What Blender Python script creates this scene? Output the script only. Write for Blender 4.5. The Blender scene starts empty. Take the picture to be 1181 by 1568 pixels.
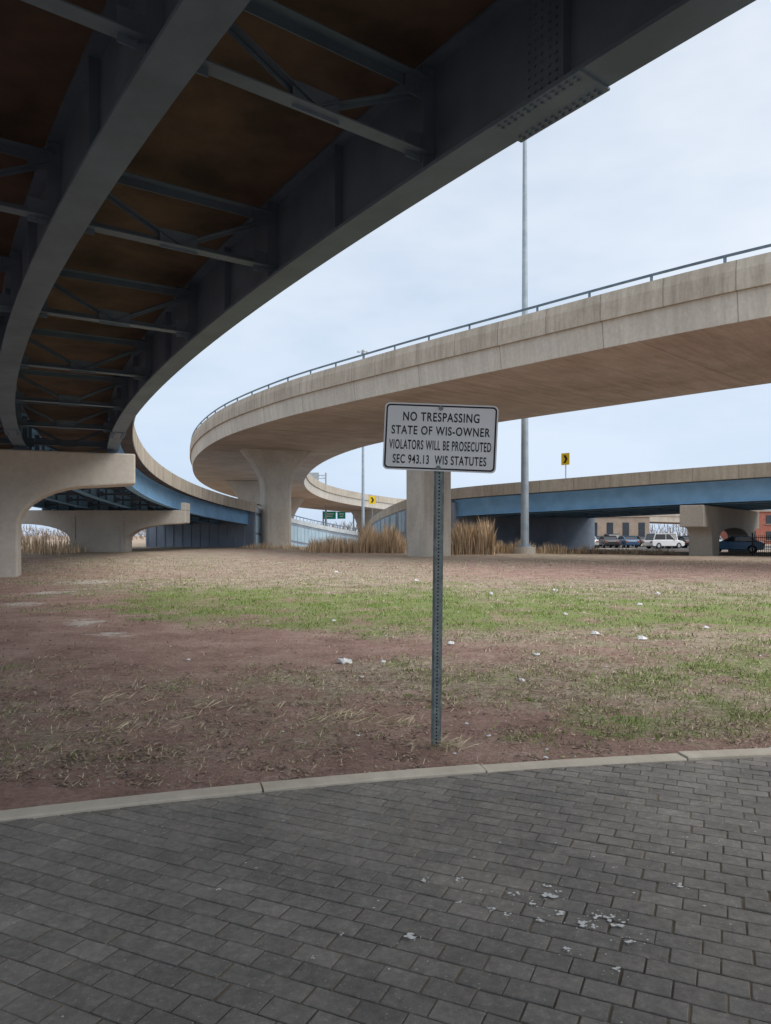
import bpy, math, random
import numpy as np
from mathutils import Vector, noise, Matrix
random.seed(7); rng=np.random.default_rng(7)
scene=bpy.context.scene
col=scene.collection
# ------------------------------------------------------------------ helpers
def nt(name):
    m=bpy.data.materials.new(name); m.use_nodes=True
    t=m.node_tree; b=t.nodes['Principled BSDF']; return m,t,b
def N(t,typ,**k):
    n=t.nodes.new(typ)
    for a,v in k.items(): setattr(n,a,v)
    return n
def L(t,a,b): t.links.new(a,b)
def ramp(t,src,p):
    r=N(t,'ShaderNodeValToRGB'); e=r.color_ramp.elements
    while len(e)<len(p): e.new(0.5)
    for i,(q,c) in enumerate(p):
        e[i].position=q; e[i].color=(c[0],c[1],c[2],1) if hasattr(c,'__len__') else (c,c,c,1)
    L(t,src,r.inputs[0]); return r.outputs[0]
def mixc(t,f,a,b,mode='MIX'):
    m=N(t,'ShaderNodeMix',data_type='RGBA',blend_type=mode)
    for s,i in ((f,0),(a,6),(b,7)):
        if hasattr(s,'is_linked') or hasattr(s,'links'): L(t,s,m.inputs[i])
        elif i==0: m.inputs[0].default_value=s
        else: m.inputs[i].default_value=(s[0],s[1],s[2],1)
    return m.outputs[2]
def mth(t,op,a,b=None,c=None):
    m=N(t,'ShaderNodeMath',operation=op)
    for i,s in enumerate((a,b,c)):
        if s is None: continue
        if isinstance(s,(int,float)): m.inputs[i].default_value=s
        else: L(t,s,m.inputs[i])
    return m.outputs[0]
def noi(t,vec,scale,detail=5,rough=.6):
    n=N(t,'ShaderNodeTexNoise'); n.inputs['Scale'].default_value=scale
    n.inputs['Detail'].default_value=min(detail,5); n.inputs['Roughness'].default_value=rough
    if vec is not None: L(t,vec,n.inputs['Vector'])
    return n.outputs[0]
def bump(t,b,h,s,d=.02):
    n=N(t,'ShaderNodeBump'); n.inputs['Strength'].default_value=s; n.inputs['Distance'].default_value=d
    L(t,h,n.inputs['Height']); L(t,n.outputs[0],b.inputs['Normal'])
def simple(name,c1,c2=None,scale=3,rough=.7,metal=0,bmp=0,spec=.3):
    m,t,b=nt(name); b.inputs['Roughness'].default_value=rough; b.inputs['Metallic'].default_value=metal
    b.inputs['Specular IOR Level'].default_value=spec
    c2=c2 or tuple(x*.75 for x in c1)
    g=N(t,'ShaderNodeTexCoord').outputs['Object']
    n=noi(t,g,scale,5)
    L(t,ramp(t,n,[(.35,c2),(.65,c1)]),b.inputs['Base Color'])
    if bmp: bump(t,b,noi(t,g,scale*8,4),bmp)
    return m
def concrete(name,c1,c2,seam=0,streak=.35,form=0):
    m,t,b=nt(name); b.inputs['Roughness'].default_value=.9; b.inputs['Specular IOR Level'].default_value=.15
    tc=N(t,'ShaderNodeTexCoord'); uv=tc.outputs['UV']; ob=tc.outputs['Object']
    big=noi(t,ob,.35,5,.65); base=ramp(t,big,[(.3,c2),(.7,c1)])
    fine=noi(t,ob,6,5,.7); base=mixc(t,.5,base,ramp(t,fine,[(.3,(.72,.7,.68)),(.65,(1,1,1))]),'MULTIPLY')
    mp=N(t,'ShaderNodeMapping'); mp.inputs['Scale'].default_value=(1.3,.13,1); L(t,uv,mp.inputs[0])
    st=noi(t,mp.outputs[0],1.6,5,.75)
    base=mixc(t,streak,base,ramp(t,st,[(.38,(.5,.46,.42)),(.58,(1,1,1))]),'MULTIPLY')
    if seam:
        sp=N(t,'ShaderNodeSeparateXYZ'); L(t,uv,sp.inputs[0])
        f=mth(t,'FRACT',mth(t,'DIVIDE',sp.outputs[0],seam))
        k=mth(t,'LESS_THAN',f,.05/seam)
        base=mixc(t,mth(t,'MULTIPLY',k,.5),base,(.08,.07,.06))
        fl=mth(t,'FLOOR',mth(t,'DIVIDE',sp.outputs[0],seam))
        wn=N(t,'ShaderNodeTexWhiteNoise',noise_dimensions='1D'); L(t,fl,wn.inputs['W'])
        base=mixc(t,.3,base,ramp(t,wn.outputs[0],[(0,(.76,.73,.70)),(1,(1.1,1.1,1.1))]),'MULTIPLY')
    L(t,base,b.inputs['Base Color']); bump(t,b,noi(t,ob,25,4),.25,.01)
    return m
def mk(name,verts,faces,mat,parent=None,uvs=None,smooth=False):
    me=bpy.data.meshes.new(name); me.from_pydata([tuple(v) for v in verts],[],[tuple(f) for f in faces]); 
    if uvs is not None:
        l=me.uv_layers.new(name='UVMap'); l.data.foreach_set('uv',np.array(uvs,dtype=np.float32).ravel())
    if isinstance(mat,(list,tuple)):
        for x in mat: me.materials.append(x)
    else: me.materials.append(mat)
    me.update()
    o=bpy.data.objects.new(name,me); col.objects.link(o)
    if parent: o.parent=parent
    if smooth:
        for p in me.polygons: p.use_smooth=True
    return o
def empty(name):
    e=bpy.data.objects.new(name,None); col.objects.link(e); return e
def fixn(o):
    import bmesh
    bm=bmesh.new(); bm.from_mesh(o.data); bmesh.ops.recalc_face_normals(bm,faces=bm.faces); bm.to_mesh(o.data); bm.free()
class MB:
    def __init__(s): s.v=[];s.f=[];s.m=[]
    def box(s,c,h,ax=None,mi=0):
        ax=ax or (Vector((1,0,0)),Vector((0,1,0)),Vector((0,0,1)))
        b=len(s.v); c=Vector(c)
        for i in (-1,1):
            for j in (-1,1):
                for k in (-1,1): s.v.append(c+ax[0]*h[0]*i+ax[1]*h[1]*j+ax[2]*h[2]*k)
        for f in ((0,1,3,2),(4,6,7,5),(0,4,5,1),(2,3,7,6),(0,2,6,4),(1,5,7,3)): s.f.append([b+q for q in f]); s.m.append(mi)
    def beam(s,p,q,w,h,mi=0,up=Vector((0,0,1))):
        p=Vector(p);q=Vector(q);d=q-p;l=d.length
        if l<1e-6:return
        d.normalize(); x=d.cross(up)
        if x.length<1e-3: x=d.cross(Vector((1,0,0)))
        x.normalize(); y=x.cross(d)
        s.box((p+q)/2,(l/2,w/2,h/2),(d,x,y),mi)
    def cyl(s,p,q,r1,r2=None,n=12,mi=0):
        r2=r1 if r2 is None else r2
        p=Vector(p);q=Vector(q);d=(q-p).normalized(); x=d.orthogonal().normalized(); y=d.cross(x)
        b=len(s.v)
        for i in range(n):
            a=2*math.pi*i/n; s.v.append(p+(x*math.cos(a)+y*math.sin(a))*r1)
        for i in range(n):
            a=2*math.pi*i/n; s.v.append(q+(x*math.cos(a)+y*math.sin(a))*r2)
        for i in range(n): s.f.append([b+i,b+(i+1)%n,b+n+(i+1)%n,b+n+i]); s.m.append(mi)
        s.f.append([b+i for i in range(n)][::-1]); s.f.append([b+n+i for i in range(n)]); s.m+=[mi,mi]
    def prism(s,poly,o,ax,az,thick,th,mi=0):
        b=len(s.v); n=len(poly); o=Vector(o)
        for sg in (-1,1):
            for a,z in poly: s.v.append(o+ax*a+az*z+th*thick*sg)
        s.f.append([b+i for i in range(n)]); s.f.append([b+n+i for i in range(n)][::-1]); s.m+=[mi,mi]
        for i in range(n):
            j=(i+1)%n; s.f.append([b+j,b+i,b+n+i,b+n+j]); s.m.append(mi)
    def make(s,name,mat,parent=None,smooth=False,bevel=0,fix=False):
        o=mk(name,s.v,s.f,mat,parent,smooth=smooth)
        o.data.polygons.foreach_set('material_index',s.m)
        if fix: fixn(o)
        if bevel:
            md=o.modifiers.new('bevel','BEVEL'); md.width=bevel; md.segments=2; md.limit_method='ANGLE'; md.angle_limit=math.radians(35)
        return o
def sweep(name,path,prof,mat,parent=None,caps=True,smooth=False):
    n=len(prof); v=[];f=[];uv=[]
    per=[0]
    for i in range(n):
        a=prof[i];b=prof[(i+1)%n]; per.append(per[-1]+math.hypot(a[0]-b[0],a[1]-b[1]))
    for (x,y,z,nx,ny,s) in path:
        for (t,h) in prof: v.append((x+nx*t,y+ny*t,z+h))
    for i in range(len(path)-1):
        for j in range(n):
            k=(j+1)%n
            f.append((i*n+j,i*n+k,(i+1)*n+k,(i+1)*n+j))
            s0=path[i][5];s1=path[i+1][5]
            uv+=[(s0,per[j]),(s0,per[j+1]),(s1,per[j+1]),(s1,per[j])]
    if caps:
        f.append(tuple(range(n))[::-1]); uv+=[(path[0][5],0)]*n
        b=(len(path)-1)*n; f.append(tuple(b+i for i in range(n))); uv+=[(path[-1][5],0)]*n
    o=mk(name,v,f,mat,parent,uvs=uv); fixn(o); return o
def catmull(P,step):
    P=[np.array(p,float) for p in P]; out=[]
    P=[2*P[0]-P[1]]+P+[2*P[-1]-P[-2]]
    for i in range(1,len(P)-2):
        d=np.linalg.norm(P[i+1][:2]-P[i][:2]); k=max(2,int(d/step))
        for j in range(k):
            u=j/k
            out.append(.5*((2*P[i])+(-P[i-1]+P[i+1])*u+(2*P[i-1]-5*P[i]+4*P[i+1]-P[i+2])*u*u+(-P[i-1]+3*P[i]-3*P[i+1]+P[i+2])*u**3))
    out.append(P[-2])
    res=[];s=0
    for i,p in enumerate(out):
        a=out[max(0,i-1)];b=out[min(len(out)-1,i+1)]
        d=(b-a)[:2]; d/=np.linalg.norm(d)
        if i: s+=np.linalg.norm(p[:2]-out[i-1][:2])
        res.append((p[0],p[1],p[2],d[1],-d[0],s))
    return res

# ------------------------------------------------------------------ materials
M_conc=concrete('bridge_concrete',(.60,.565,.505),(.49,.455,.40),seam=0,streak=.35)
M_fly=concrete('flyover_concrete',(.70,.66,.58),(.59,.55,.485),seam=6.2,streak=.3)
M_par=concrete('parapet_concrete',(.60,.55,.465),(.47,.42,.35),seam=3.1,streak=.5)
M_soff=concrete('soffit_concrete_bounce',(.66,.58,.51),(.50,.42,.36),seam=9,streak=.4)  # flyover concrete with warm light bounced off the soil painted into its tan
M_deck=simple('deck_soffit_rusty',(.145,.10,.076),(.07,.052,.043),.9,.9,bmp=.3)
M_steel=simple('girder_paint_slate',(.145,.20,.275),(.105,.145,.20),1.2,.55,bmp=.08)  # slate grey-blue, darker than the girder colour of the far spans
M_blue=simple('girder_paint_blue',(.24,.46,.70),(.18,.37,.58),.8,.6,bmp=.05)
M_wallb=simple('retaining_wall_bluegrey',(.28,.33,.40),(.21,.25,.31),.5,.85,bmp=.2)
M_wallp=simple('retaining_wall_panel',(.42,.56,.66),(.35,.47,.57),.5,.85)
M_coping=simple('wall_coping_paint',(.60,.64,.66),(.45,.5,.53),1,.8)
M_galv=simple('galvanized_steel',(.42,.45,.47),(.3,.33,.35),5,.5,.5)
M_post=simple('sign_post_steel',(.32,.36,.35),(.19,.22,.22),18,.55,.4)
M_dark=simple('dark_hole',(.015,.015,.015),None,4,.9)
M_pole=simple('pole_steel',(.36,.42,.47),(.27,.33,.38),1.5,.5,.2)
M_rail=simple('rail_paint',(.15,.21,.27),(.10,.14,.18),2,.5)
M_white=simple('sign_white',(.88,.88,.87),(.80,.80,.79),3.5,.35,spec=.4)
M_black=simple('sign_black',(.012,.012,.014),(.02,.02,.02),8,.5)
M_yel=simple('sign_yellow',(.85,.58,.02),(.75,.5,.02),3,.5)
M_green=simple('sign_green',(.01,.45,.30),(.01,.38,.26),3,.5)
M_curb=concrete('curb_concrete',(.74,.68,.57),(.56,.50,.41),seam=0,streak=.25)
M_asph=simple('asphalt',(.09,.09,.09),(.06,.06,.062),3,.9,bmp=.3)
M_glass=simple('car_glass',(.02,.025,.03),(.015,.02,.025),1,.08,spec=.8)
M_tyre=simple('tyre',(.02,.02,.02),None,3,.9)
M_brick=simple('brick_red',(.36,.14,.10),(.27,.10,.075),2,.9)
M_tan=simple('building_tan',(.34,.28,.23),(.27,.22,.18),1,.9)

# ------------------------------------------------------------------ ground fields
CX,CY,CR=4.76,-13.8,19.03          # centre of the curved kerb
def sm(a,b,x):
    u=min(1,max(0,(x-a)/(b-a))); return u*u*(3-2*u)
BY=[0,5,6,9.4,14,21,28,45,80,2000]; BX=[2.6,1.2,.5,-1.2,-4.8,-9.5,-15,-30,-90,-2000]
def nz(x,y,s,k=0): return noise.noise(Vector((x*s,y*s,k)))
def fields(x,y):
    bx=np.interp(y,BY,BX); n1=nz(x,y,.35,3); n2=nz(x,y,1.1,8); n3=nz(x,y,3.2,1); n0=nz(x,y,.12,7)
    w=.8+.12*y
    r=sm(-w,w,(x-bx)+n1*2.4*w)
    left=.46 if y<8 else .46-.40*sm(8,10,y)
    cov=left*(1-r)+.78*r
    cov-=.6*math.exp(-((x-.75)/.95)**2-((y-5.95)/.7)**2)
    cov-=.35*math.exp(-((x-3.0)/.9)**2-((y-9.6)/1.0)**2)
    cov-=.5*math.exp(-((x+2.2)/1.8)**2-((y-10.2)/1.8)**2)
    if y>20 and x>0: cov-=.55*math.exp(-((y-32)/7)**2)*sm(0,6,x)
    if y>22: cov=cov-.12*sm(22,30,y)*(1-sm(60,90,y))
    if y>30: cov=max(cov,.25)
    dc=math.hypot(x-CX,y-CY)-CR
    cov*=.2+.8*sm(.08,.8+n2*.5,dc)
    cov+=n2*.3+n3*.2+n0*.35*sm(8,20,y)
    g=1.3*math.exp(-((x+.4)/2.9)**2-((y-14.6)/2.8)**2)+.85*math.exp(-((x+4.6)/3.2)**2-((y-17.5)/3.4)**2)
    g+=.85*math.exp(-((x-6.5)/4.6)**2-((y-14.)/3.5)**2)+.42*math.exp(-((x-4)/3)**2-((y-8)/2)**2)+.45*math.exp(-((x-2.2)/2)**2-((y-5.7)/.6)**2)
    g+=.38*math.exp(-((x-2)/9)**2-((y-19)/5)**2)+.10
    g=max(0,g+n2*.4+n1*.35+n3*.2)
    pale=0
    for px,py,rx,ry in ((-8,16.3,.8,.7),(-5.2,12.8,.5,.7),(-4.15,11.2,.5,.4),(-8.8,19.5,.9,1.0),(-8.3,14,.5,.5),(-9.5,24,1.5,2)):
        pale=max(pale,math.exp(-((x-px)/rx)**2-((y-py)/ry)**2))
    return min(1,max(0,cov)),min(1,g),pale*.85
def gz(x,y):
    dc=math.hypot(x-CX,y-CY)
    z=0
    if dc<CR-.18: return -.11
    if y<90: z+=.012*nz(x,y,2.2,5)+.02*nz(x,y,.6,9)+.06*nz(x,y,.15,4)*sm(10,25,y)
    z=z*sm(0,.6,dc-CR)-.006
    z+=.30*sm(32,58,y)*(1-sm(-13,-4,x))
    return z
def axis(lo,hi,a,b,fine,grow):
    v=list(np.arange(a,b+1e-6,fine)); s=fine; x=v[-1]
    while x<hi: s*=grow; x+=s; v.append(x)
    s=fine;x=v[0]
    while x>lo: s*=grow; x-=s; v.insert(0,x)
    return v
xs=axis(-1500,1500,-6,6,.1,1.05); ys=axis(-600,2500,2.6,13,.09,1.03)
V=[(x,y,gz(x,y)) for y in ys for x in xs]; nx=len(xs)
F=[(j*nx+i,j*nx+i+1,(j+1)*nx+i+1,(j+1)*nx+i) for j in range(len(ys)-1) for i in range(nx-1)]
m,t,b=nt('ground_soil_grass'); b.inputs['Roughness'].default_value=.95; b.inputs['Specular IOR Level'].default_value=.1
at=N(t,'ShaderNodeVertexColor',layer_name='fld'); sp=N(t,'ShaderNodeSeparateColor'); L(t,at.outputs[0],sp.inputs[0])
ob=N(t,'ShaderNodeTexCoord').outputs['Object']
soil=ramp(t,noi(t,ob,1.1,5,.75),[(.3,(.27,.175,.145)),(.5,(.43,.285,.235)),(.72,(.56,.41,.345))])
soil=mixc(t,.75,soil,ramp(t,noi(t,ob,22,5,.85),[(.3,(.45,.43,.41)),(.52,(1,1,1)),(.75,(1.35,1.32,1.3))]),'MULTIPLY')
straw=ramp(t,noi(t,ob,11,5,.85),[(.3,(.19,.145,.11)),(.5,(.43,.36,.27)),(.68,(.66,.57,.44))])
straw=mixc(t,.7,straw,ramp(t,noi(t,ob,.9,5,.8),[(.34,(.5,.44,.40)),(.58,(1.1,1.1,1.1))]),'MULTIPLY')
grn=ramp(t,noi(t,ob,10,5,.85),[(.3,(.10,.14,.035)),(.5,(.22,.30,.085)),(.7,(.38,.46,.17))])
gm=mth(t,'ADD',sp.outputs[1],mth(t,'MULTIPLY',mth(t,'SUBTRACT',noi(t,ob,2.0,5,.85),.5),1.6))
veg=mixc(t,ramp(t,gm,[(.35,0),(.95,.85)]),straw,grn)
cm=mth(t,'ADD',sp.outputs[0],mth(t,'MULTIPLY',mth(t,'SUBTRACT',noi(t,ob,2.6,5,.95),.5),2.3))
base=mixc(t,ramp(t,cm,[(.38,0),(.72,1)]),soil,veg)
pm=mth(t,'ADD',sp.outputs[2],mth(t,'MULTIPLY',mth(t,'SUBTRACT',noi(t,ob,2.8,5,.85),.5),2.4))
base=mixc(t,ramp(t,mth(t,'MULTIPLY',pm,mth(t,'GREATER_THAN',sp.outputs[2],.12)),[(.55,0),(.8,.8)]),base,(.72,.65,.59))
L(t,base,b.inputs['Base Color'])
bump(t,b,mth(t,'ADD',noi(t,ob,14,5,.8),mth(t,'MULTIPLY',noi(t,ob,60,4,.8),.4)),.9,.05)
ground=mk('ground',V,F,m)
ca=ground.data.color_attributes.new('fld','FLOAT_COLOR','POINT')
buf=np.ones((len(V),4),np.float32)
for i,(x,y,z) in enumerate(V):
    c,g,p=fields(x,y) if (y>3 and y<120 and abs(x)<120) else (.6,.15,0); buf[i,:3]=(c,g,p)
ca.data.foreach_set('color',buf.ravel())

# ---- grass & straw blades (one mass)
def blades(name,pts,mat):
    n=len(pts); A=np.array([p[:7] for p in pts]); C=np.array([p[7] for p in pts],np.float32)
    x,y,z,l,w,az,ti=A.T
    dx=np.cos(az);dy=np.sin(az); px=-dy;py=dx
    mz=np.cos(ti)*l; mh=np.sin(ti)*l
    v=np.zeros((n,4,3),np.float32)
    v[:,0]=np.stack([x-px*w/2,y-py*w/2,z],1); v[:,1]=np.stack([x+px*w/2,y+py*w/2,z],1)
    v[:,2]=np.stack([x+dx*mh*.5+px*w*.4,y+dy*mh*.5+py*w*.4,z+mz*.65],1)
    v[:,3]=np.stack([x+dx*mh,y+dy*mh,z+mz],1)
    me=bpy.data.meshes.new(name); me.vertices.add(n*4); me.vertices.foreach_set('co',v.ravel())
    idx=(np.arange(n)[:,None]*4+np.array([0,1,2,0,2,3])).ravel().astype(np.int32)
    me.loops.add(n*6); me.loops.foreach_set('vertex_index',idx)
    me.polygons.add(n*2); me.polygons.foreach_set('loop_start',np.arange(0,n*6,3,dtype=np.int32))
    me.update(calc_edges=True); me.validate()
    c=me.color_attributes.new('bc','FLOAT_COLOR','POINT')
    cc=np.ones((n,4,4),np.float32); cc[:,:,:3]=C[:,None,:]; c.data.foreach_set('color',cc.ravel())
    me.materials.append(mat); o=bpy.data.objects.new(name,me); col.objects.link(o); return o
m,t,b=nt('grass_blades'); b.inputs['Roughness'].default_value=.9; b.inputs['Specular IOR Level'].default_value=.1
L(t,N(t,'ShaderNodeVertexColor',layer_name='bc').outputs[0],b.inputs['Base Color']); M_bl=m
pts=[]
for k in range(250000):
    y=4.4*math.exp(random.random()**1.15*2.3); x=(random.random()*2-1)*(.56*y+.9)
    if math.hypot(x-CX,y-CY)<CR+.03: continue
    c,g,p=fields(x,y)
    cl=.5+1.1*nz(x,y,4.5 if y<12 else 1.8,2)+.6*nz(x,y,1.3,12)
    deb=random.random()<.05 or (cl>.7 and random.random()<.35 and c>.12)
    if not deb and random.random()>c*c*1.5*max(.08,cl)+.015: continue
    s=random.uniform(.7,1.2); w=.003+.0006*y
    if deb and y<14: cc=random.choice(((.24*s,.17*s,.13*s),(.36*s,.28*s,.21*s),(.13*s,.10*s,.085*s),(.5*s,.42*s,.31*s))); ln=random.uniform(.008,.035); ti=random.uniform(1.2,1.57); w*=random.uniform(1.5,4)
    elif random.random()<g*.95 and cl>.15:
        cc=(.15*s,.23*s,.045*s) if random.random()<.6 else (.29*s,.35*s,.11*s); ln=random.uniform(.02,.05); ti=random.uniform(.2,1.1)
    elif random.random()<.62: cc=(.62*s,.52*s,.37*s); ln=random.uniform(.02,.065); ti=random.uniform(.9,1.52)
    else: cc=(.27*s,.20*s,.14*s); ln=random.uniform(.02,.055); ti=random.uniform(.8,1.5)
    pts.append((x,y,gz(x,y)-.002+random.random()*.012,ln*(1+.03*y),w,random.random()*6.283,ti,cc))
for cx_,cy_,r_,nn in ((-.35,6.1,.40,230),(.1,5.9,.3,110),(-1.6,6.4,.5,90),(-2.1,5.7,.5,80),(.47,5.2,.12,70),(.36,5.22,.06,60),(3.0,5.75,.3,80),(-2.6,6.8,.5,80),(-1.2,7.6,.5,80)):
    for k in range(nn):
        a=random.random()*6.28; q=abs(random.gauss(0,.5))*r_; s=random.uniform(.7,1.2)
        x=cx_+q*math.cos(a)*1.4;y=cy_+q*math.sin(a)
        pts.append((x,y,gz(x,y)+random.random()*.02,random.uniform(.05,.17),.0045,random.random()*6.28,random.uniform(1.2,1.54),(.64*s,.54*s,.38*s)))
for cx_,cy_,r_ in ((.55,7.0,.10),(.22,6.9,.08),(1.75,5.55,.14),(2.2,5.6,.2),(.3,8.2,.1),(1.9,9.3,.2),(2.8,8.0,.2),(1.3,6.7,.07),(.42,6.5,.08),(2.9,6.6,.15)):
    for k in range(60):
        a=random.random()*6.28; q=abs(random.gauss(0,.7))*r_; s=random.uniform(.7,1.2); x=cx_+q*math.cos(a)*1.3;y=cy_+q*math.sin(a)
        pts.append((x,y,gz(x,y),random.uniform(.015,.045),.006,random.random()*6.28,random.uniform(.3,1.3),(.18*s,.26*s,.06*s)))
blades('dry_grass',pts,M_bl)
pts=[]
def reeds(x0,x1,y0,y1,h,n,lt=1.0):
    for k in range(n):
        x=random.uniform(x0,x1);y=random.uniform(y0,y1); s=random.uniform(.6,1.2)*lt
        e=min(1,4*min(x-x0,x1-x)/(x1-x0)+.35)
        hh=h*e*random.uniform(.45,1)*(.8+.5*nz(x,y,.8,4))
        cc=(.74*s,.56*s,.37*s) if random.random()<.8 else (.42*s,.30*s,.19*s)
        pts.append((x,y,gz(x,y)-.05,hh,.05,random.random()*6.28,random.uniform(0,.28),cc))
reeds(5.0,8.5,57,60,3.5,2600); reeds(-2.6,1.7,62,67,3.0,2400); reeds(-7,-2.0,63,69,2.0,1300)
reeds(8.4,13,61,63,1.5,800); reeds(12.2,19,61,63,1.2,600); reeds(-34,-22,50,58,1.8,1400,1.15); reeds(18,24,60,62,.8,350)
reeds(-14,-8,70,74,.8,500); reeds(-1,5,70,76,2.0,1000)
blades('dry_reeds',pts,M_bl)
pts=[]
for k in range(16000):
    a=random.uniform(-1.0,1.0); x=math.tan(a)*random.uniform(170,230)
    y=random.uniform(180,230); hh=(3.0+2.6*nz(x,0,.04,2)+2.2*nz(x,0,.13,6))
    if hh<1: continue
    z=random.uniform(0,hh); s=random.uniform(.7,1.3)
    pts.append((x,y,z,random.uniform(.8,2.2),.16,random.random()*6.28,random.uniform(0,.9),(.22*s,.18*s,.15*s)))
blades('distant_tree_line',pts,M_bl)

# ------------------------------------------------------------------ paver plaza + kerb
e1=Vector((.416,.909,0)); e2=Vector((.909,-.416,0))
LW,LH,gap=.165,.104,.0055
v=[];f=[];pc=[]
for r in range(-75,95):
    for c in range(-75,75):
        o=e1*(r*LH)+e2*(c*LW+(LW/2 if r%2 else 0)+.014*math.sin(r*2.3))
        if not(-5.5<o.x<7 and -2.5<o.y<6): continue
        d=math.hypot(o.x-CX,o.y-CY)
        if d>CR-.04: continue
        z=.010+random.gauss(0,.0010)+.004*nz(o.x,o.y,.9,3); tx=random.gauss(0,.009);ty=random.gauss(0,.009)
        bb=len(v); hw=LW/2-gap/2-random.random()*.0015; hh=LH/2-gap/2-random.random()*.0015; bv=.003
        jx=random.gauss(0,.0018); jy=random.gauss(0,.0013)
        for (a,bq,zz) in ((hw,hh,-.04),(hw,hh,-.002),(hw-bv,hh-bv,0)):
            for (sx,sy) in ((-1,-1),(1,-1),(1,1),(-1,1)):
                p=o+e2*(a*sx+jx)+e1*(bq*sy+jy); v.append((p.x,p.y,z+zz+tx*sx*a+ty*sy*bq))
        for k in range(4):
            j=(k+1)%4; f.append((bb+k,bb+j,bb+4+j,bb+4+k)); f.append((bb+4+k,bb+4+j,bb+8+j,bb+8+k))
        f.append((bb+8,bb+9,bb+10,bb+11))
        g=random.uniform(.86,1.12)
        if random.random()<.05: g*=1.15
        pc+=[g]*12
m,t,b=nt('dark_pavers'); b.inputs['Specular IOR Level'].default_value=.25
ob=N(t,'ShaderNodeTexCoord').outputs['Object']
pcn=N(t,'ShaderNodeVertexColor',layer_name='pc').outputs[0]
base=ramp(t,noi(t,ob,30,5,.8),[(.3,(.165,.155,.143)),(.55,(.235,.222,.205)),(.75,(.33,.315,.29))])
base=mixc(t,.9,base,pcn,'MULTIPLY')
base=mixc(t,.9,base,ramp(t,noi(t,ob,.9,5,.8),[(.33,(.70,.70,.70)),(.65,(1.32,1.28,1.22))]),'MULTIPLY')
base=mixc(t,ramp(t,noi(t,ob,75,3,.6),[(.64,0),(.70,.6)]),base,(.50,.47,.42))
L(t,base,b.inputs['Base Color']); L(t,ramp(t,noi(t,ob,5,5),[(.3,.65),(.7,.9)]),b.inputs['Roughness'])
bump(t,b,noi(t,ob,90,5,.7),.5,.004)
pav=mk('paver_plaza',v,f,m)
ca=pav.data.color_attributes.new('pc','FLOAT_COLOR','POINT'); q=np.ones((len(v),4),np.float32); q[:,:3]=np.array(pc)[:,None]; ca.data.foreach_set('color',q.ravel())
bed=simple('joint_sand',(.40,.33,.25),(.11,.098,.08),1.0,.95,bmp=.4)
ring=[(CX,CY,.0035)]+[(CX+(CR-.1)*math.cos(a),CY+(CR-.1)*math.sin(a),.0035) for a in np.linspace(math.radians(50),math.radians(130),60)]
mk('plaza_joint_bed',ring,[(0,i,i+1) for i in range(1,60)],bed).parent=pav
kerb=empty('concrete_kerb')
a0=math.atan2(4.44-CY,-.75-CX); seg=1.40/CR
for k in range(-6,9):
    aa=a0-k*seg; ab=aa-seg+.0006
    P=[]
    for i in range(7):
        a=aa+(ab-aa)*i/6; P.append((CX+CR*math.cos(a),CY+CR*math.sin(a),0,math.cos(a),math.sin(a),k*1.4+i*.23))
    dz=random.gauss(0,.003)
    sweep('kerb_block',P,[(-.135,-.1),(-.135,.022+dz),(-.127,.03+dz),(-.008,.03+dz),(0,.022+dz),(0,-.1)],M_curb,kerb)
M_drop=simple('bird_dropping_white',(.88,.88,.86),(.62,.62,.61),60,.9)
mb=MB()
def blob(x,y,r,z):
    n=18; b=len(mb.v); mb.v.append(Vector((x,y,z)))
    ph=random.random()*9; sx=random.uniform(.75,1.3)
    for i in range(n):
        a=2*math.pi*i/n; rr=r*(.55+.9*abs(noise.noise(Vector((math.cos(a)*2.6+ph,math.sin(a)*2.6,ph)))))
        mb.v.append(Vector((x+rr*math.cos(a)*1.2*sx,y+rr*math.sin(a)/sx,z)))
    for i in range(n): mb.f.append([b,b+1+i,b+1+(i+1)%n]); mb.m.append(0)
for (x,y,r) in ((.682,3.13,.018),(.676,3.035,.033),(.58,2.98,.022),(.69,2.9,.024),(.75,2.83,.028),(.82,2.88,.026),(.89,2.82,.034),(.875,2.88,.02),(.66,2.65,.02),(.79,2.53,.018),(.088,2.743,.028),(.32,3.2,.022),(.53,3.06,.02),(.42,2.94,.018),(.48,2.9,.018),(1.25,3.137,.024),(.166,3.18,.018),(.3,2.99,.014),(.6,2.85,.018),(.9,2.69,.022),(.79,2.8,.014),(.72,3.08,.014),(-.25,2.6,.01),(1.02,3.3,.01),(-.7,3.1,.012),(1.6,2.95,.012)):
    r*=.72
    for k in range(5): blob(x+random.gauss(0,r*.75),y+random.gauss(0,r*.6),r*random.uniform(.3,.75),.0172+k*.0003)
    for k in range(5): blob(x+random.gauss(0,r*2),y+random.gauss(0,r*2),r*.18,.0170)
for k in range(90): blob(random.uniform(-2,2.4),random.uniform(2.2,4.2),random.uniform(.002,.006),.0170)
mb.make('bird_droppings',M_drop)
M_lit=simple('paper_litter',(.82,.82,.84),(.6,.6,.6),30,.7)
def crumple(x,y,r,fl=.6):
    b=len(mb.v); z=gz(x,y)+r*.3*fl; n=8;rings=4
    for i in range(rings+1):
        th=math.pi*i/rings
        for j in range(n):
            a=2*math.pi*j/n; rr=r*(.55+.75*random.random())
            mb.v.append(Vector((x+rr*math.sin(th)*math.cos(a),y+rr*math.sin(th)*math.sin(a),max(gz(x,y),z+rr*fl*math.cos(th)))))
    for i in range(rings):
        for j in range(n): mb.f.append([b+i*n+j,b+i*n+(j+1)%n,b+(i+1)*n+(j+1)%n,b+(i+1)*n+j]); mb.m.append(0)
mb=MB()
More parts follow.
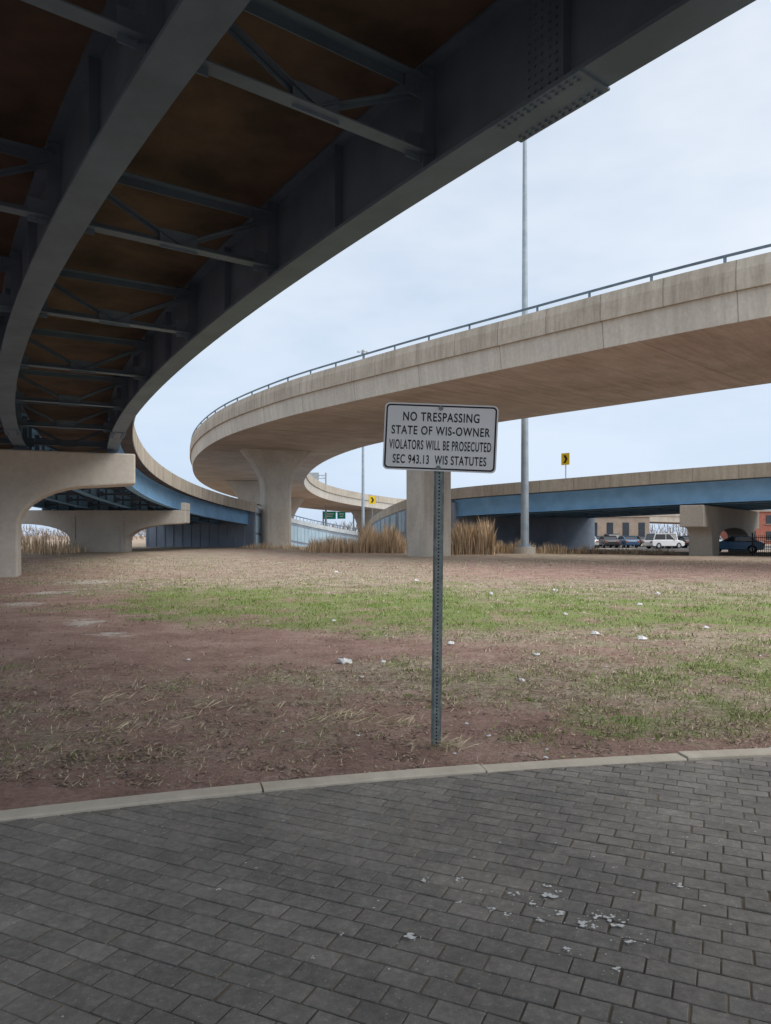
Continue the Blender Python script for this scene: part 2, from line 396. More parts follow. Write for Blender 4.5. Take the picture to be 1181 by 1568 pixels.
for (u_x,u_y,r) in ((-.49,8.7,.085),(-.44,8.72,.06),(-.03,8.8,.04),(3.7,10.7,.08),(1.9,9.3,.04),(.9,10.2,.05),(3.2,11.3,.065),(4.6,20,.08),(2.7,18.9,.07),(-11.,84,.5),(1.4,7.6,.035),(-.25,7.8,.025),(-.9,13,.05),(4.2,7.7,.03),(-2.4,9,.025),(3.4,14,.05),(5.5,16,.06),(5.2,12,.05),(7,19,.07),(-2,30,.1),(1,24,.08),(9,17,.07)):
    crumple(u_x,u_y,r,.6)
for k in range(70):
    y=5*math.exp(random.random()*1.4); crumple((random.random()-.3)*y*.9,y,random.uniform(.006,.015)*(1+y*.06),.4)
mb.make('litter',M_lit)
mb=MB(); M_st=simple('small_stones',(.46,.41,.38),(.22,.18,.16),6,.9)
for k in range(900):
    y=4.4+random.random()**2*5; x=(random.random()*2-1)*(.56*y+.3)
    if math.hypot(x-CX,y-CY)<CR+.03: continue
    crumple(x,y,random.uniform(.003,.012))
mb.make('small_stones',M_st)

# ------------------------------------------------------------------ steel girder overpass (A)
C=Vector((66,58,0))
br=empty('steel_girder_overpass')
def zb(phi): return 4.75+.045*(28.5-(58-81.8*math.sin(phi)))
def arc(R,p0,p1,n):
    out=[]
    for i in range(n+1):
        p=p0+(p1-p0)*i/n; c,s=math.cos(p),math.sin(p)
        out.append((C.x-R*c,C.y-R*s,zb(p),c,s,-81.8*p))
    return out
rad=math.radians
PH0,PH1,PA,PE=rad(72),rad(21.2),rad(1.4),rad(-12.7)
GR=[82.0,85.2,88.4,91.6]
I=[(-.21,0),(-.21,.045),(-.012,.045),(-.012,1.25),(-.18,1.25),(-.18,1.29),(.18,1.29),(.18,1.25),(.012,1.25),(.012,.045),(.21,.045),(.21,0)]
for R in GR:
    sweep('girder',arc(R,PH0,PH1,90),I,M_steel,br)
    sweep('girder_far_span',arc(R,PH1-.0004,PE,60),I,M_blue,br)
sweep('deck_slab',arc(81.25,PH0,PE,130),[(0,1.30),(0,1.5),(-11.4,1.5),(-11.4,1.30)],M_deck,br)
sweep('parapet',arc(81.25,PH0,PE,130),[(-.3,1.503),(-.3,1.75),(-.15,2.2),(.05,2.2),(.05,1.25),(0.005,1.25),(.005,1.503)],M_par,br)
sweep('parapet_inner',arc(92.65,PH0,PE,130),[(-.05,1.25),(-.05,2.2),(.15,2.2),(.3,1.503),(-.004,1.503),(-.004,1.25)],M_par,br)
mb=MB(); mbb=MB(); Z=Vector((0,0,1))
def PT(R,p,h): return Vector((C.x-R*math.cos(p),C.y-R*math.sin(p),zb(p)+h))
pf=math.asin((58-8.45)/82.2); dph=3.9/82
k=-8
while True:
    p=pf-k*dph; k+=1
    if p>PH0: continue
    if p<PE+.02: break
    rd=Vector((math.cos(p),math.sin(p),0)); tg=Vector((-math.sin(p),math.cos(p),0))
    for gi,R in enumerate(GR):
        for sg in ((1,) if gi==0 else ((-1,) if gi==3 else (1,-1))):
            mb.box(PT(R+sg*.10,p,.645),(.085,.008,.6),(rd,tg,Z))
            mb.box(PT(R+sg*.075,p-dph/2,.645),(.06,.006,.6),(Vector((math.cos(p-dph/2),math.sin(p-dph/2),0)),Vector((-math.sin(p-dph/2),math.cos(p-dph/2),0)),Z))
    for a,bq in ((82.0,85.2),(85.2,88.4),(88.4,91.6)):
        A0=a+.12;B0=bq-.12;mid=(a+bq)/2
        mb.beam(PT(A0,p,.22),PT(B0,p,.22),.19,.016)
        mb.beam(PT(A0,p,.28)+tg*.09,PT(B0,p,.28)+tg*.09,.016,.13)
        mb.beam(PT(A0,p,1.08),PT(B0,p,1.08),.15,.014)
        mb.beam(PT(A0,p,1.02)+tg*.07,PT(B0,p,1.02)+tg*.07,.014,.11)
        for e in (A0,B0):
            mb.beam(PT(e,p,1.0)+tg*.03,PT(mid,p,.27)+tg*.03,.11,.012)
            mb.beam(PT(e,p,1.0)+tg*.08,PT(mid,p,.27)+tg*.08,.012,.09)
            s_=1 if e==A0 else -1
            mb.box(PT(e+s_*.1,p,.30)+tg*.02,(.2,.008,.16),(rd,tg,Z)); mb.box(PT(e+s_*.1,p,1.0)+tg*.02,(.2,.008,.14),(rd,tg,Z))
            for q in range(3): mbb.cyl(PT(e+s_*(.06+q*.07),p,.205),PT(e+s_*(.06+q*.07),p,.19),.014,n=6)
        mb.box(PT(mid,p,.32)+tg*.02,(.28,.008,.14),(rd,tg,Z))
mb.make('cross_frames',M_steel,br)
def splice(R,y):
    p=math.asin((58-y)/R)
    ms=MB()
    half=.55/R
    prof=[(-.235,-.024),(-.235,-.002),(.235,-.002),(.235,-.024)]
    sweep('splice_plate',arc(R,p+half,p-half,6),prof,M_steel,br)
    for sg in (1,-1):
        rr=R+sg*.022
        ms.box(PT(rr,p,.65),(.008,.26,.52),(Vector((math.cos(p),math.sin(p),0)),Vector((-math.sin(p),math.cos(p),0)),Z))
        for i in range(6):
            for j in range(12):
                q=p+(i-2.5)*.08/R+(0.01/R if i>2 else -.01/R); z=.2+j*.085
                mbb.cyl(PT(R+sg*.028,q,z),PT(R+sg*.052,q,z),.015,n=6)
    ms.make('web_splice',M_steel,br)
    for i in range(12):
        for tt in (-.19,-.13,.13,.19):
            q=p+(i-5.5)*.085/R
            mbb.cyl(PT(R+tt,q,-.024),PT(R+tt,q,-.045),.017,n=6)
splice(82.0,7.25); splice(82.0,25); splice(85.2,24.2); splice(88.4,6.)
mbb.make('bolts',M_steel,br)
def pier_poly(top,eb,drop,L_,cols,base,lip=.35,hd=.9,ah=1.5):
    P=[(0,top),(0,eb)]
    def haunch(x0,x1,z0,z1):
        o=[]
        for i in range(1,9):
            u=i/8; o.append((x0+(x1-x0)*math.sin(u*math.pi/2),z0+(z1-z0)*(1-math.cos(u*math.pi/2))))
        return o
    c0=cols[0][0]
    P+=[(c0*lip,eb-drop*.15)]
    P+=haunch(c0*lip,c0,eb-drop*.15,eb-drop-hd)
    P+=[(c0,base)]
    for i,(a,bq) in enumerate(cols):
        P+=[(bq,base)]
        if i<len(cols)-1:
            nx0=cols[i+1][0]; r=(nx0-bq)/2; zc=eb-drop-hd
            hgt=min(r,ah) if r<2 else drop+hd
            for k_ in range(0,13):
                u=math.pi*k_/12; P.append((bq+r-r*math.cos(u),zc+hgt*math.sin(u)**.8))
            P+=[(nx0,base)]
    ce=cols[-1][1]; e=L_-ce
    hh=haunch(L_-e*lip,ce,eb-drop*.15,eb-drop-hd)[::-1]
    P+=hh+[(L_-e*lip,eb-drop*.15),(L_,eb),(L_,top)]
    return P
def pier(name,o,dirv,th,poly,parent):
    mb=MB(); d=Vector(dirv).normalized(); t_=Vector((-d.y,d.x,0))
    mb.prism(poly,o,d,Z,th,t_); 
    ob_=mb.make(name,M_conc,parent,fix=True,bevel=.06); return ob_
for p,sg in ((rad(21.0),0),(PA,.2),(rad(60),0)):
    zt=zb(p)-.12
    if sg: pl=pier_poly(zt,zt-.95,.5,12.6,[(4.4,8.6)],-.3,.12,.75); Rc=81.0
    else: pl=pier_poly(zt,zt-1.15,.75,11.8,[(4.05,5.1),(6.7,7.75)],-.3); Rc=81.2
    o=PT(Rc,p,0); o.z=0
    pier('pier',o,(-math.cos(p),-math.sin(p),0),.7,pl,br)
    mbx=MB()
    for R in GR:
        mbx.box(PT(R,p,-.06),(.25,.25,.058),(Vector((math.cos(p),math.sin(p),0)),Vector((-math.sin(p),math.cos(p),0)),Z))
    mbx.make('bearing',M_steel,br)
    if sg:
        mbx=MB(); rdv=Vector((math.cos(p),math.sin(p),0))
        mbx.box(PT(Rc+.18,p,.16),(.18,.7,.28),(rdv,Vector((-math.sin(p),math.cos(p),0)),Z)); mbx.make('cap_ear',M_conc,br,bevel=.03)
        mbx=MB()
        tgv=Vector((-math.sin(p),math.cos(p),0)); 
        for rr in (85.7,89.3):
            c=PT(rr,p,0)-tgv*.73; c.z=(zt-.3)/2-.2; mbx.box(c,(.12,.04,(zt-.3)/2),(rdv,tgv,Z))
        mbx.make('pier_ribs',M_conc,br)
rw=empty('retaining_wall')
mb=MB(); p=PE
mb.beam(PT(81.3,p,0)*1+Vector((0,0,-zb(p)+1.6)),PT(93.5,p,0)+Vector((0,0,-zb(p)+1.6)),.8,3.2)
for i in range(13):
    q=PT(81.4+i,p,0); q.z=1.4; mb.box(q-Vector((-math.sin(p),math.cos(p),0))*.42,(.1,.06,1.5),(Vector((math.cos(p),math.sin(p),0)),Vector((-math.sin(p),math.cos(p),0)),Z))
mb.make('abutment_face',M_wallb,rw)
PW=arc(81.25,PE+.004,rad(-38),40); 
PW=[(x,y,z-.055*max(0,y-76),a,b_,s) for x,y,z,a,b_,s in PW]
sweep('wall_body',PW,[(0,1.25),(0,-6),(-10,-6),(-10,1.25)],M_wallb,rw)
sweep('wall_coping',PW,[(.06,1.253),(.06,1.75),(-.25,1.75),(-.25,1.253)],M_coping,rw)
sweep('wall_rail',PW,[(-.05,2.1),(-.05,2.2),(-.12,2.2),(-.12,2.1)],M_rail,rw)
mb=MB()
for i in range(0,len(PW)-1):
    a=Vector(PW[i][:3]);b_=Vector(PW[i+1][:3]); n_=Vector((PW[i][3],PW[i][4],0))
    mb.beam(a-n_*.08+Z*1.7,a-n_*.08+Z*2.15,.05,.05)
    mid=(a+b_)/2+n_*.03; d=(b_-a).normalized(); 
    mb.box(mid+Z*.05,(.46*(b_-a).length,.03,.85),(d,n_,Z),1)
    mb.box(mid-Z*2.0,(.46*(b_-a).length,.03,.95),(d,n_,Z),1)
mb.make('wall_panels',[M_wallb,M_wallp],rw)

# ------------------------------------------------------------------ concrete flyover (B)
fl=empty('concrete_flyover_bridge')
zs=10.5
FP=[(55,2,zs),(40,12.5,zs),(27.7,21.2,zs),(15.7,30.4,zs),(6.0,40.4,zs),(-1.3,48.5,zs),(-8.2,57,zs),(-15.2,68.5,zs),(-20.6,80.5,10.1),(-24.2,93,9.5),(-26.2,106,8.9),(-26.2,120,8.3),(-23.7,133,7.7),(-17.7,146,7.1),(-8,158,6.5),(5,166,6.0),(20,170,5.5),(45,172,4.8),(90,173,3.5)]
fp=catmull(FP,1.5); BW=14.5
sweep('box_girder',fp,[(0,0),(-.16,1.25),(BW+.16,1.25),(BW,0)],M_fly,fl)
so=sweep('soffit',fp,[(.02,-.006),(.02,-.002),(BW-.02,-.002),(BW-.02,-.006)],M_soff,fl)
sweep('parapet',fp,[(-.32,1.253),(-.32,2.1),(-.24,2.55),(.0,2.55),(.1,1.6),(.1,1.253)],M_par,fl)
sweep('parapet_far',fp,[(BW+.32,1.253),(BW+.32,2.45),(BW,2.45),(BW-.1,1.6),(BW-.1,1.253)],M_par,fl)
sweep('rail',fp,[(-.19,2.80),(-.19,2.90),(-.10,2.90),(-.10,2.80)],M_rail,fl)
mb=MB(); last=-9
for (x,y,z,a,b_,s) in fp:
    if s-last>=2.9:
        last=s; mb.box((x-a*.145,y-b_*.145,z+2.67),(.05,.05,.14))
mb.make('rail_posts',M_rail,fl)
def loft(name,c,d,secs,mat,parent):
    d=Vector(d).normalized(); e=Vector((-d.y,d.x,0)); v=[];f=[];nr=20
    for (z,hw,hd) in secs:
        for i in range(nr):
            a=2*math.pi*(i+.5)/nr; ca,sa=math.cos(a),math.sin(a); pw=.35
            X=hw*math.copysign(abs(ca)**pw,ca); Y=hd*math.copysign(abs(sa)**pw,sa)
            p=Vector(c)+d*X+e*Y; v.append((p.x,p.y,z))
    for j in range(len(secs)-1):
        for i in range(nr): f.append((j*nr+i,j*nr+(i+1)%nr,(j+1)*nr+(i+1)%nr,(j+1)*nr+i))
    f.append(tuple(range((len(secs)-1)*nr,len(secs)*nr)))
    uvs=[]
    for fa in f:
        for q in fa: uvs.append(((q%nr)*.3,v[q][2]))
    o=mk(name,v,f,mat,parent,uvs=uvs); fixn(o); return o
def near(x,y): return min(fp,key=lambda q:(q[0]-x)**2+(q[1]-y)**2)
for (x,y) in ((22,26.3),(-2.2,49.6),(-18.2,74.5),(-25.8,103),(-24.5,129),(-9,157),(20,170)):
    q=near(x,y); c=(q[0]+q[3]*BW/2,q[1]+q[4]*BW/2,0); zt=q[2]
    secs=[(-.5,1.5,1.1),(zt-4.2,1.5,1.1)]
    for i in range(1,11):
        u=i/10; secs.append((zt-4.2+4.0*u,1.5+2.1*(1-math.cos(u*math.pi/2))**1.1,1.1+.15*u))
    secs.append((zt+.02,3.7,1.25))
    loft('column',c,(q[3],q[4],0),secs,M_conc,fl)

# ------------------------------------------------------------------ blue girder bridge at right (C)
bc=empty('blue_girder_bridge')
CP=[(62,24,7.2),(45,37,6.85),(26.5,50.8,6.54),(15.8,59.3,6.2),(6.1,69,5.87),(2.8,77,5.45),(.6,88,5.0),(-1.1,102,4.55),(-2.5,119,4.0),(-3.4,147,3.3)]
cp=catmull(CP,1.5); ia=min(range(len(cp)),key=lambda i:(cp[i][0]-6.1)**2+(cp[i][1]-69)**2)
WC=20
sweep('deck_and_parapet',cp[:ia+1],[(0,0),(.3,0),(.35,-.85),(WC-.35,-.85),(WC-.3,0),(WC,0),(WC,-1.3),(1.0,-1.15),(.9,-1.0),(0,-.98)],M_par,bc)
Ic=[(-.2,-2.6),(-.2,-2.56),(-.012,-2.56),(-.012,-1.2),(.012,-1.2),(.012,-2.56),(.2,-2.56),(.2,-2.6)]
for k in range(7):
    off=.45+k*3.1
    if k==6: off=18.8
    sweep('girder',cp[:ia+1],[(t_+off,h+(.16 if k==0 and h==-1.2 else 0)) for t_,h in Ic],M_blue,bc)
mb=MB()
for i in range(0,ia,3):
    x,y,z,a,b_,s=cp[i]; mb.box((x+a*.56,y+b_*.56,z-1.88),(.05,.01,.68),(Vector((a,b_,0)),Vector((-b_,a,0)),Z))
    mb.beam((x+a*.5,y+b_*.5,z-2.3),(x+a*(WC-1.2),y+b_*(WC-1.2),z-2.3),.12,.5)
mb.make('diaphragms',M_steel,bc)
for (x,y) in ((21.8,54.4),(47,35)):
    q=min(cp,key=lambda q:(q[0]-x)**2+(q[1]-y)**2)
    zt=q[2]-2.7
    pl=pier_poly(zt,zt-1.6,.2,19.5,[(2.4,4.6),(14.9,17.1)],-.3,.5,.7)
    pier('pier',(q[0]+q[3]*.1,q[1]+q[4]*.1,0),(q[3],q[4],0),.85,pl,bc)
rw2=empty('retaining_wall')
sweep('wall_body',cp[ia:],[(.05,-.98),(.05,-7),(12,-7),(12,-.98)],M_wallb,rw2)
sweep('wall_coping',cp[ia:],[(0,0),(.3,0),(.35,-.977),(0,-.977)],M_par,rw2)
x,y,z,a,b_,s=cp[ia]
mb=MB(); mb.beam((x,y,z-3.9),(x+a*WC,y+b_*WC,z-3.9),.8,5.2); mb.make('abutment_face',M_wallb,rw2)
mb=MB()
for i in range(ia,len(cp)-1,1):
    x,y,z,a,b_,s=cp[i]; x2,y2,z2=cp[i+1][:3]
    n_=Vector((a,b_,0)); d=Vector((x2-x,y2-y,0)); l=d.length; d.normalize()
    mb.box(Vector(((x+x2)/2,(y+y2)/2,z-2.3))+n_*.03,(l*.45,.03,1.1),(d,n_,Z),1 if (i-ia)%3 else 0)
mb.make('wall_panels',[M_wallb,M_wallp],rw2)

# ------------------------------------------------------------------ poles
def mast(x,y,h,r,base=0):
    e=empty('high_mast_light_pole'); mb=MB()
    mb.cyl((x,y,base),(x,y,base+h),r,r*.42,20); mb.cyl((x,y,base+.0),(x,y,base+.12),r*1.7,None,20)
    for i in range(8):
        a=i*math.pi/4; mb.cyl((x+r*1.4*math.cos(a),y+r*1.4*math.sin(a),base+.1),(x+r*1.4*math.cos(a),y+r*1.4*math.sin(a),base+.3),.03,n=6)
    mb.make('shaft',M_pole,e,smooth=False)
    mb=MB(); mb.cyl((x,y,-.4),(x,y,base+.0),r*2.6,None,24); mb.make('foundation',M_conc,e)
    mb=MB(); zt=base+h
    mb.cyl((x,y,zt-.5),(x,y,zt+.1),r*.9,None,12)
    for i in range(4):
        a=i*math.pi/2+.2; d=Vector((math.cos(a),math.sin(a),0)); c=Vector((x,y,zt-.2))
        mb.beam(c,c+d*.7,.06,.06); mb.cyl(c+d*.8-Z*.12,c+d*.8+Z*.18,.26,.15,10)
    mb.make('luminaires',M_galv,e)
mast(11.4,60.5,38,.34,.55); mast(-3.95,130,33.6,.3,.4)

# ------------------------------------------------------------------ no-trespassing sign
sg=empty('no_trespassing_sign')
SX,SY,SZ=.385,5.19,2.187
def rrect(w,h,r,n=6):
    o=[]
    for cx_,cz_,a0_ in ((w/2-r,h/2-r,0),(-w/2+r,h/2-r,90),(-w/2+r,-h/2+r,180),(w/2-r,-h/2+r,270)):
        for i in range(n+1):
            a=rad(a0_+90*i/n); o.append((cx_+r*math.cos(a),cz_+r*math.sin(a)))
    return o
panel=bpy.data.objects.new('sign_panel_frame',None); col.objects.link(panel); panel.parent=sg
panel.location=(SX,SY,SZ); panel.rotation_euler=(0,rad(2.6),rad(-3))
w_,h_=.795,.472
P=rrect(w_,h_,.035); mb=MB()
mb.prism(P,(0,0,0),Vector((1,0,0)),Z,.0016,Vector((0,1,0))); o=mb.make('panel',M_white,panel,fix=True)
a_=rrect(w_-.020,h_-.020,.028); b2=rrect(w_-.042,h_-.042,.02); n=len(a_)
mk('border',[(x,-.0024,z) for x,z in a_]+[(x,-.0024,z) for x,z in b2],[(i,(i+1)%n,n+(i+1)%n,n+i) for i in range(n)],M_black,panel)
def text(s,w,h,zc):
    cu=bpy.data.curves.new('t','FONT'); cu.body=s; cu.size=1; cu.align_x='CENTER'; cu.offset=.018; cu.space_character=1.14
    to=bpy.data.objects.new('t',cu); col.objects.link(to)
    bpy.context.view_layer.update()
    dg=bpy.context.evaluated_depsgraph_get(); me=bpy.data.meshes.new_from_object(to.evaluated_get(dg))
    bpy.data.objects.remove(to)
    co=np.array([v.co[:] for v in me.vertices]); mn=co.min(0);mx=co.max(0)
    for v in me.vertices:
        x=(v.co.x-(mn[0]+mx[0])/2)/(mx[0]-mn[0])*w; z=(v.co.y-mn[1])/(mx[1]-mn[1])*h+zc-h/2
        v.co=(x,-.0026,z)
    me.materials.clear(); me.materials.append(M_black)
    o=bpy.data.objects.new('lettering',me); col.objects.link(o); o.parent=panel
text('NO TRESPASSING',.535,.064,.142); text('STATE OF WIS-OWNER',.69,.062,.046); text('VIOLATORS WILL BE PROSECUTED',.715,.068,-.056); text('SEC 943.13  WIS STATUTES',.655,.064,-.158)
mb=MB()
for z in (.205,-.212): mb.cyl((-.005,-.003,z),(-.005,-.014,z),.011,.009,10); mb.cyl((-.005,-.002,z),(-.005,-.004,z),.017,None,14)
mb.make('bolts',M_post,panel)
mb=MB()
b0=Vector((.357,5.222,-.15)); t0=Vector((.386,5.222,2.43)); up=(t0-b0).normalized(); xa=Vector((1,0,0)); ya=up.cross(xa)
ln=(t0-b0).length
mb.box((b0+t0)/2,(.0195,.0015,ln/2),(xa,Vector((0,1,0)),up)); 
mb.box((b0+t0)/2+Vector((.0195,.016,0)),(.0015,.018,ln/2),(xa,Vector((0,1,0)),up)); mb.box((b0+t0)/2+Vector((-.0195,.016,0)),(.0015,.018,ln/2),(xa,Vector((0,1,0)),up))
mb.box((b0+t0)/2+Vector((.028,.033,0)),(.008,.0015,ln/2),(xa,Vector((0,1,0)),up)); mb.box((b0+t0)/2+Vector((-.028,.033,0)),(.008,.0015,ln/2),(xa,Vector((0,1,0)),up))
mb.make('post',M_post,sg)
mb=MB(); z=.16
while z<ln-.02:
    c=b0+up*z+Vector((0,-.0018,0)); mb.cyl(c,c+Vector((0,-.0006,0)),.0062,n=8); z+=.0254
mb.make('post_holes',M_dark,sg)

# ------------------------------------------------------------------ small highway signs
def chevron(x,y,z,s,yaw,zbase):
    e=empty('chevron_sign'); mb=MB(); r=Matrix.Rotation(yaw,3,'Z'); X=r@Vector((1,0,0)); Y=r@Vector((0,1,0)); c=Vector((x,y,z))
    mb.box(c,(s*.5,.01,s*.6),(X,Y,Z),0)
    mb.prism([(-.25*s,.4*s),(0.03*s,.4*s),(.28*s,0),(.03*s,-.4*s),(-.25*s,-.4*s),(0,0)],c-Y*.014,X,Z,.002,Y,1)
    mb.box((x+Y.x*.05,y+Y.y*.05,(zbase+z+s*.5)/2),(.035,.035,(z+s*.5-zbase)/2),None,2)
    mb.make('sign_board',[M_yel,M_black,M_galv],e)
chevron(14.7,60.4,7.75,.8,rad(-50),6.0); chevron(-2.2,123,7.4,1.1,rad(0),3.)
ge=empty('highway_sign_gantry'); mb=MB()
mb.cyl((-11.3,140,3),(-11.3,140,13.4),.2,.16); 
for z in (12.9,12.3): mb.beam((-11.3,140,z),(-17.5,140,z),.12,.12)
for i in range(6): mb.beam((-11.3-i,140,12.9 if i%2 else 12.3),(-12.3-i,140,12.3 if i%2 else 12.9),.06,.06)
mb.box((-13.5,139.8,12.7),(.9,.05,.7)); mb.make('frame',M_galv,ge)
gs=empty('highway_sign_gantry'); mb=MB()
for x in (-12.3,-6.3): mb.cyl((x,146,1),(x,146,6.3),.15)
mb.beam((-12.3,146,6.1),(-6.3,146,6.1),.15,.15,0); mb.box((-11.0,145.8,5.5),(1.2,.05,.75),None,1); mb.box((-8.7,145.8,5.5),(.8,.05,.7),None,1)
for bx_,wz in ((-11,.8),(-8.7,.5)):
    mb.box((bx_,145.74,5.75),(wz,.01,.1),None,2); mb.box((bx_,145.74,5.3),(wz*.7,.01,.1),None,2)
mb.make('frame',[M_galv,M_green,M_white],gs)
g3=empty('sign_truss'); mb=MB()
a=Vector((-15.0,75,14.0)); b_=Vector((-11.7,70,14.9))
mb.beam(a,b_,.08,.08); mb.beam(a+Z*-.1,b_-Z*.75,.06,.06); mb.beam(b_,b_-Z*2.6,.14,.14); mb.beam(a,a-Z*2,.08,.08)
for i in range(5):
    u=i/5; mb.beam(a+(b_-a)*u-Z*(.1+.65*u),a+(b_-a)*(u+.2),.04,.04)
mb.make('truss',M_white,g3)

# ------------------------------------------------------------------ cars
def car(x,y,yaw,colr,suv=False,z0=0.02):
    e=empty('parked_car'); r=Matrix.Rotation(yaw,3,'Z'); X=r@Vector((1,0,0)); Y=r@Vector((0,1,0)); o=Vector((x,y,z0))
    pm=simple('car_paint',colr,tuple(c*.9 for c in colr),1,.25,spec=.6)
    H=1.72 if suv else 1.45
    body=[(-2.25,.35),(-2.28,.75),(-2.1,.95),(-1.9,1.0),(1.0,1.0),(1.95,.86),(2.2,.7),(2.25,.4),(2.1,.28),(1.75,.28),(1.68,.52),(1.4,.67),(1.12,.52),(1.05,.28),(-1.05,.28),(-1.12,.52),(-1.4,.67),(-1.68,.52),(-1.75,.28),(-2.1,.28)]
    cab=[(-2.0 if suv else -1.75,.98),(-1.75 if suv else -1.1,H-.06),(.15,H-.06),(.95,.98)]
    mb=MB(); mb.prism(body,o,X,Z,.88,Y); b_=mb.make('body',pm,e,fix=True,bevel=.06)
    mb=MB(); mb.prism(cab,o,X,Z,.74,Y); mb.make('windows',M_glass,e,fix=True,bevel=.04)
    mb=MB(); xa,xb=cab[1][0]-.05,.25
    mb.box(o+X*((xa+xb)/2)+Z*(H-.03),((xb-xa)/2,.7,.035),(X,Y,Z))
    for s in (-1,1):
        mb.beam(o+X*.97+Y*s*.74+Z*1.0,o+X*.17+Y*s*.72+Z*(H-.04),.05,.05); mb.beam(o+X*-.35+Y*s*.75+Z*1.0,o+X*-.35+Y*s*.73+Z*(H-.04),.06,.07)
        mb.beam(o+X*cab[0][0]+Y*s*.74+Z*1.0,o+X*cab[1][0]+Y*s*.72+Z*(H-.04),.08,.08)
        mb.box(o+X*.8+Y*s*.95+Z*1.05,(.06,.08,.06),(X,Y,Z))
    mb.make('roof_and_pillars',pm,e)
    mb=MB()
    for wx in (-1.4,1.4):
        for s in (-1,1):
            c=o+X*wx+Y*s*.78+Z*.32; mb.cyl(c-Y*.1,c+Y*.1,.33,None,18,0); mb.cyl(c+Y*s*.1,c+Y*s*.115,.2,.18,12,1)
    mb.make('wheels',[M_tyre,M_galv],e)
    mb=MB()
    for s in (-1,1):
        mb.box(o+X*2.2+Y*s*.62+Z*.66,(.06,.2,.07),(X,Y,Z),0); mb.box(o-X*2.25+Y*s*.68+Z*.75,(.04,.15,.1),(X,Y,Z),1)
    mb.make('lights',[M_white,M_brick],e)
cl=[(.3,.31,.33),(.03,.05,.09),(.55,.56,.57),(.04,.04,.045),(.06,.12,.22),(.5,.5,.5),(.7,.7,.7),(.02,.02,.025),(.35,.36,.38),(.65,.65,.65)]
for i,(x,y,yw,s) in enumerate(((18.5,90,100,0),(21.2,90,85,1),(24.3,90,95,0),(27,90,88,0),(29.6,91,92,0),(31.6,84,20,1),(33.6,89,90,1),(36,89,92,0),(21,101,90,1),(25.5,101,90,0),(39,89,90,0),(31,102,90,1),(18.2,101,90,0),(35,101,90,0),(28.2,101,90,0))):
    car(x,y,rad(yw),(.7,.7,.71) if i==5 else cl[i%10],bool(s))
car(30.0,63.5,rad(150),(.07,.19,.36)); car(35.2,63,rad(95),(.03,.03,.035),True)
mb=MB(); mb.box((45,92,.0),(32,17,.012)); mb.make('parking_lot',M_asph)
mb=MB()
for i in range(22): mb.box((14.5+i*2.75,90,.018),(.05,2.6,.002))
mb.make('parking_lines',M_white)
fe=empty('iron_fence'); mb=MB()
a=Vector((27.6,55.6,0)); b_=Vector((44,52,0)); d=(b_-a); ln2=d.length; d.normalize()
for z in (.2,1.35): mb.beam(a+Z*z,b_+Z*z,.04,.05)
k=0
while k<ln2:
    mb.box(a+d*k+Z*.78,(.012,.012,.76)); k+=.14
for i in range(8): mb.box(a+d*(i*2.3)+Z*.85,(.04,.04,.87))
mb.make('pickets',M_black,fe)
def building(name,x0,x1,y,h,mat,dp=14,flr=2):
    e=empty(name); mb=MB(); mb.box(((x0+x1)/2,y+dp/2,h/2),((x1-x0)/2,dp/2,h/2)); mb.make('walls',mat,e)
    mb=MB(); mb.box(((x0+x1)/2,y+dp/2,h+.15),((x1-x0)/2+.2,dp/2+.2,.15)); mb.make('cornice',M_tan,e)
    mw=MB(); n_=int((x1-x0)/3)
    for i in range(n_):
        xx=x0+(i+.5)*(x1-x0)/n_
        for f_ in range(flr):
            zz=h*(f_+.52)/flr; mw.box((xx,y-.02,zz),(.6,.05,h/flr*.27),None,0); mw.box((xx,y-.08,zz-h/flr*.29),(.75,.1,.06),None,1)
    mw.make('windows',[M_glass,M_tan],e)
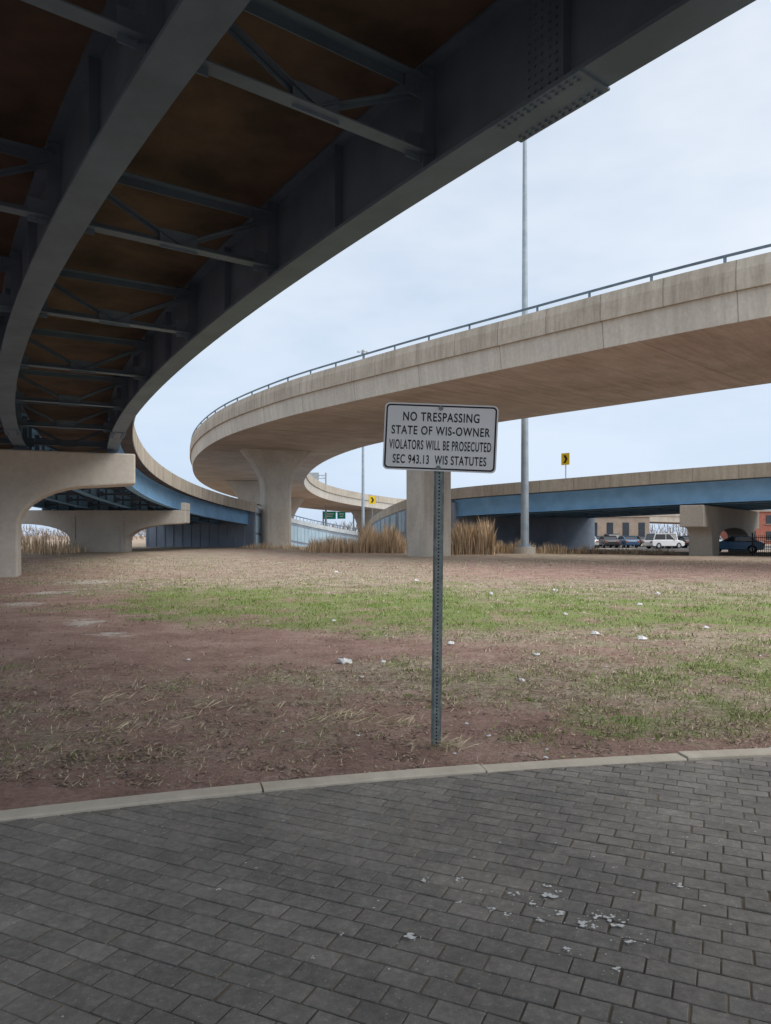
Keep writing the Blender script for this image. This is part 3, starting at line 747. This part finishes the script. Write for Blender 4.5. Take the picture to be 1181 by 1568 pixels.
building('brick_building',62,95,128,5.6,M_brick)
building('commercial_building',26,50,140,5.0,M_tan,flr=1); building('brick_building',100,130,125,8,M_brick)
building('warehouse_building',4,22,175,5.5,M_tan,flr=1)

# ------------------------------------------------------------------ sky, sun, camera
w=bpy.data.worlds.new('World'); scene.world=w; w.use_nodes=True; t=w.node_tree; bg=t.nodes['Background']
sky=N(t,'ShaderNodeTexSky',sky_type='NISHITA'); sky.sun_disc=False
g=N(t,'ShaderNodeTexCoord').outputs['Generated']
mp=N(t,'ShaderNodeMapping'); mp.inputs['Scale'].default_value=(1,1,2.6); mp.inputs['Rotation'].default_value=(.3,.2,.4); L(t,g,mp.inputs[0])
c1=noi(t,mp.outputs[0],1.7,5,.55)
cloud=ramp(t,c1,[(.34,(5.7,6.5,7.6)),(.52,(7.3,7.75,8.4)),(.66,(8.4,8.55,8.9))])
sp=N(t,'ShaderNodeSeparateXYZ'); L(t,g,sp.inputs[0])
hz=ramp(t,sp.outputs[2],[(0,(.70,.82,.97)),(.25,(.86,.93,1.0)),(.6,(1.02,1.02,1.02))])
cloud=mixc(t,1.0,cloud,hz,'MULTIPLY')
L(t,mixc(t,.9,sky.outputs[0],cloud),bg.inputs[0]); bg.inputs[1].default_value=.118
sl=bpy.data.lights.new('sun','SUN'); sl.energy=3.1; sl.angle=rad(60); sl.color=(1,.97,.93)
so_=bpy.data.objects.new('sun',sl); col.objects.link(so_)
dv=Vector((.60,-.36,.74)).normalized()
so_.rotation_euler=dv.to_track_quat('Z','Y').to_euler()
sky.sun_elevation=math.asin(dv.z); sky.sun_rotation=math.atan2(dv.x,dv.y)
cam=bpy.data.cameras.new('camera'); cam.sensor_fit='VERTICAL'; cam.sensor_height=36; cam.lens=25.99; cam.shift_y=36/1568; cam.clip_end=5000
co=bpy.data.objects.new('camera',cam); col.objects.link(co); co.location=(0,0,1.5); co.rotation_euler=(rad(90),0,0); scene.camera=co
scene.view_settings.view_transform='Standard'; scene.view_settings.look='None'; scene.view_settings.exposure=0
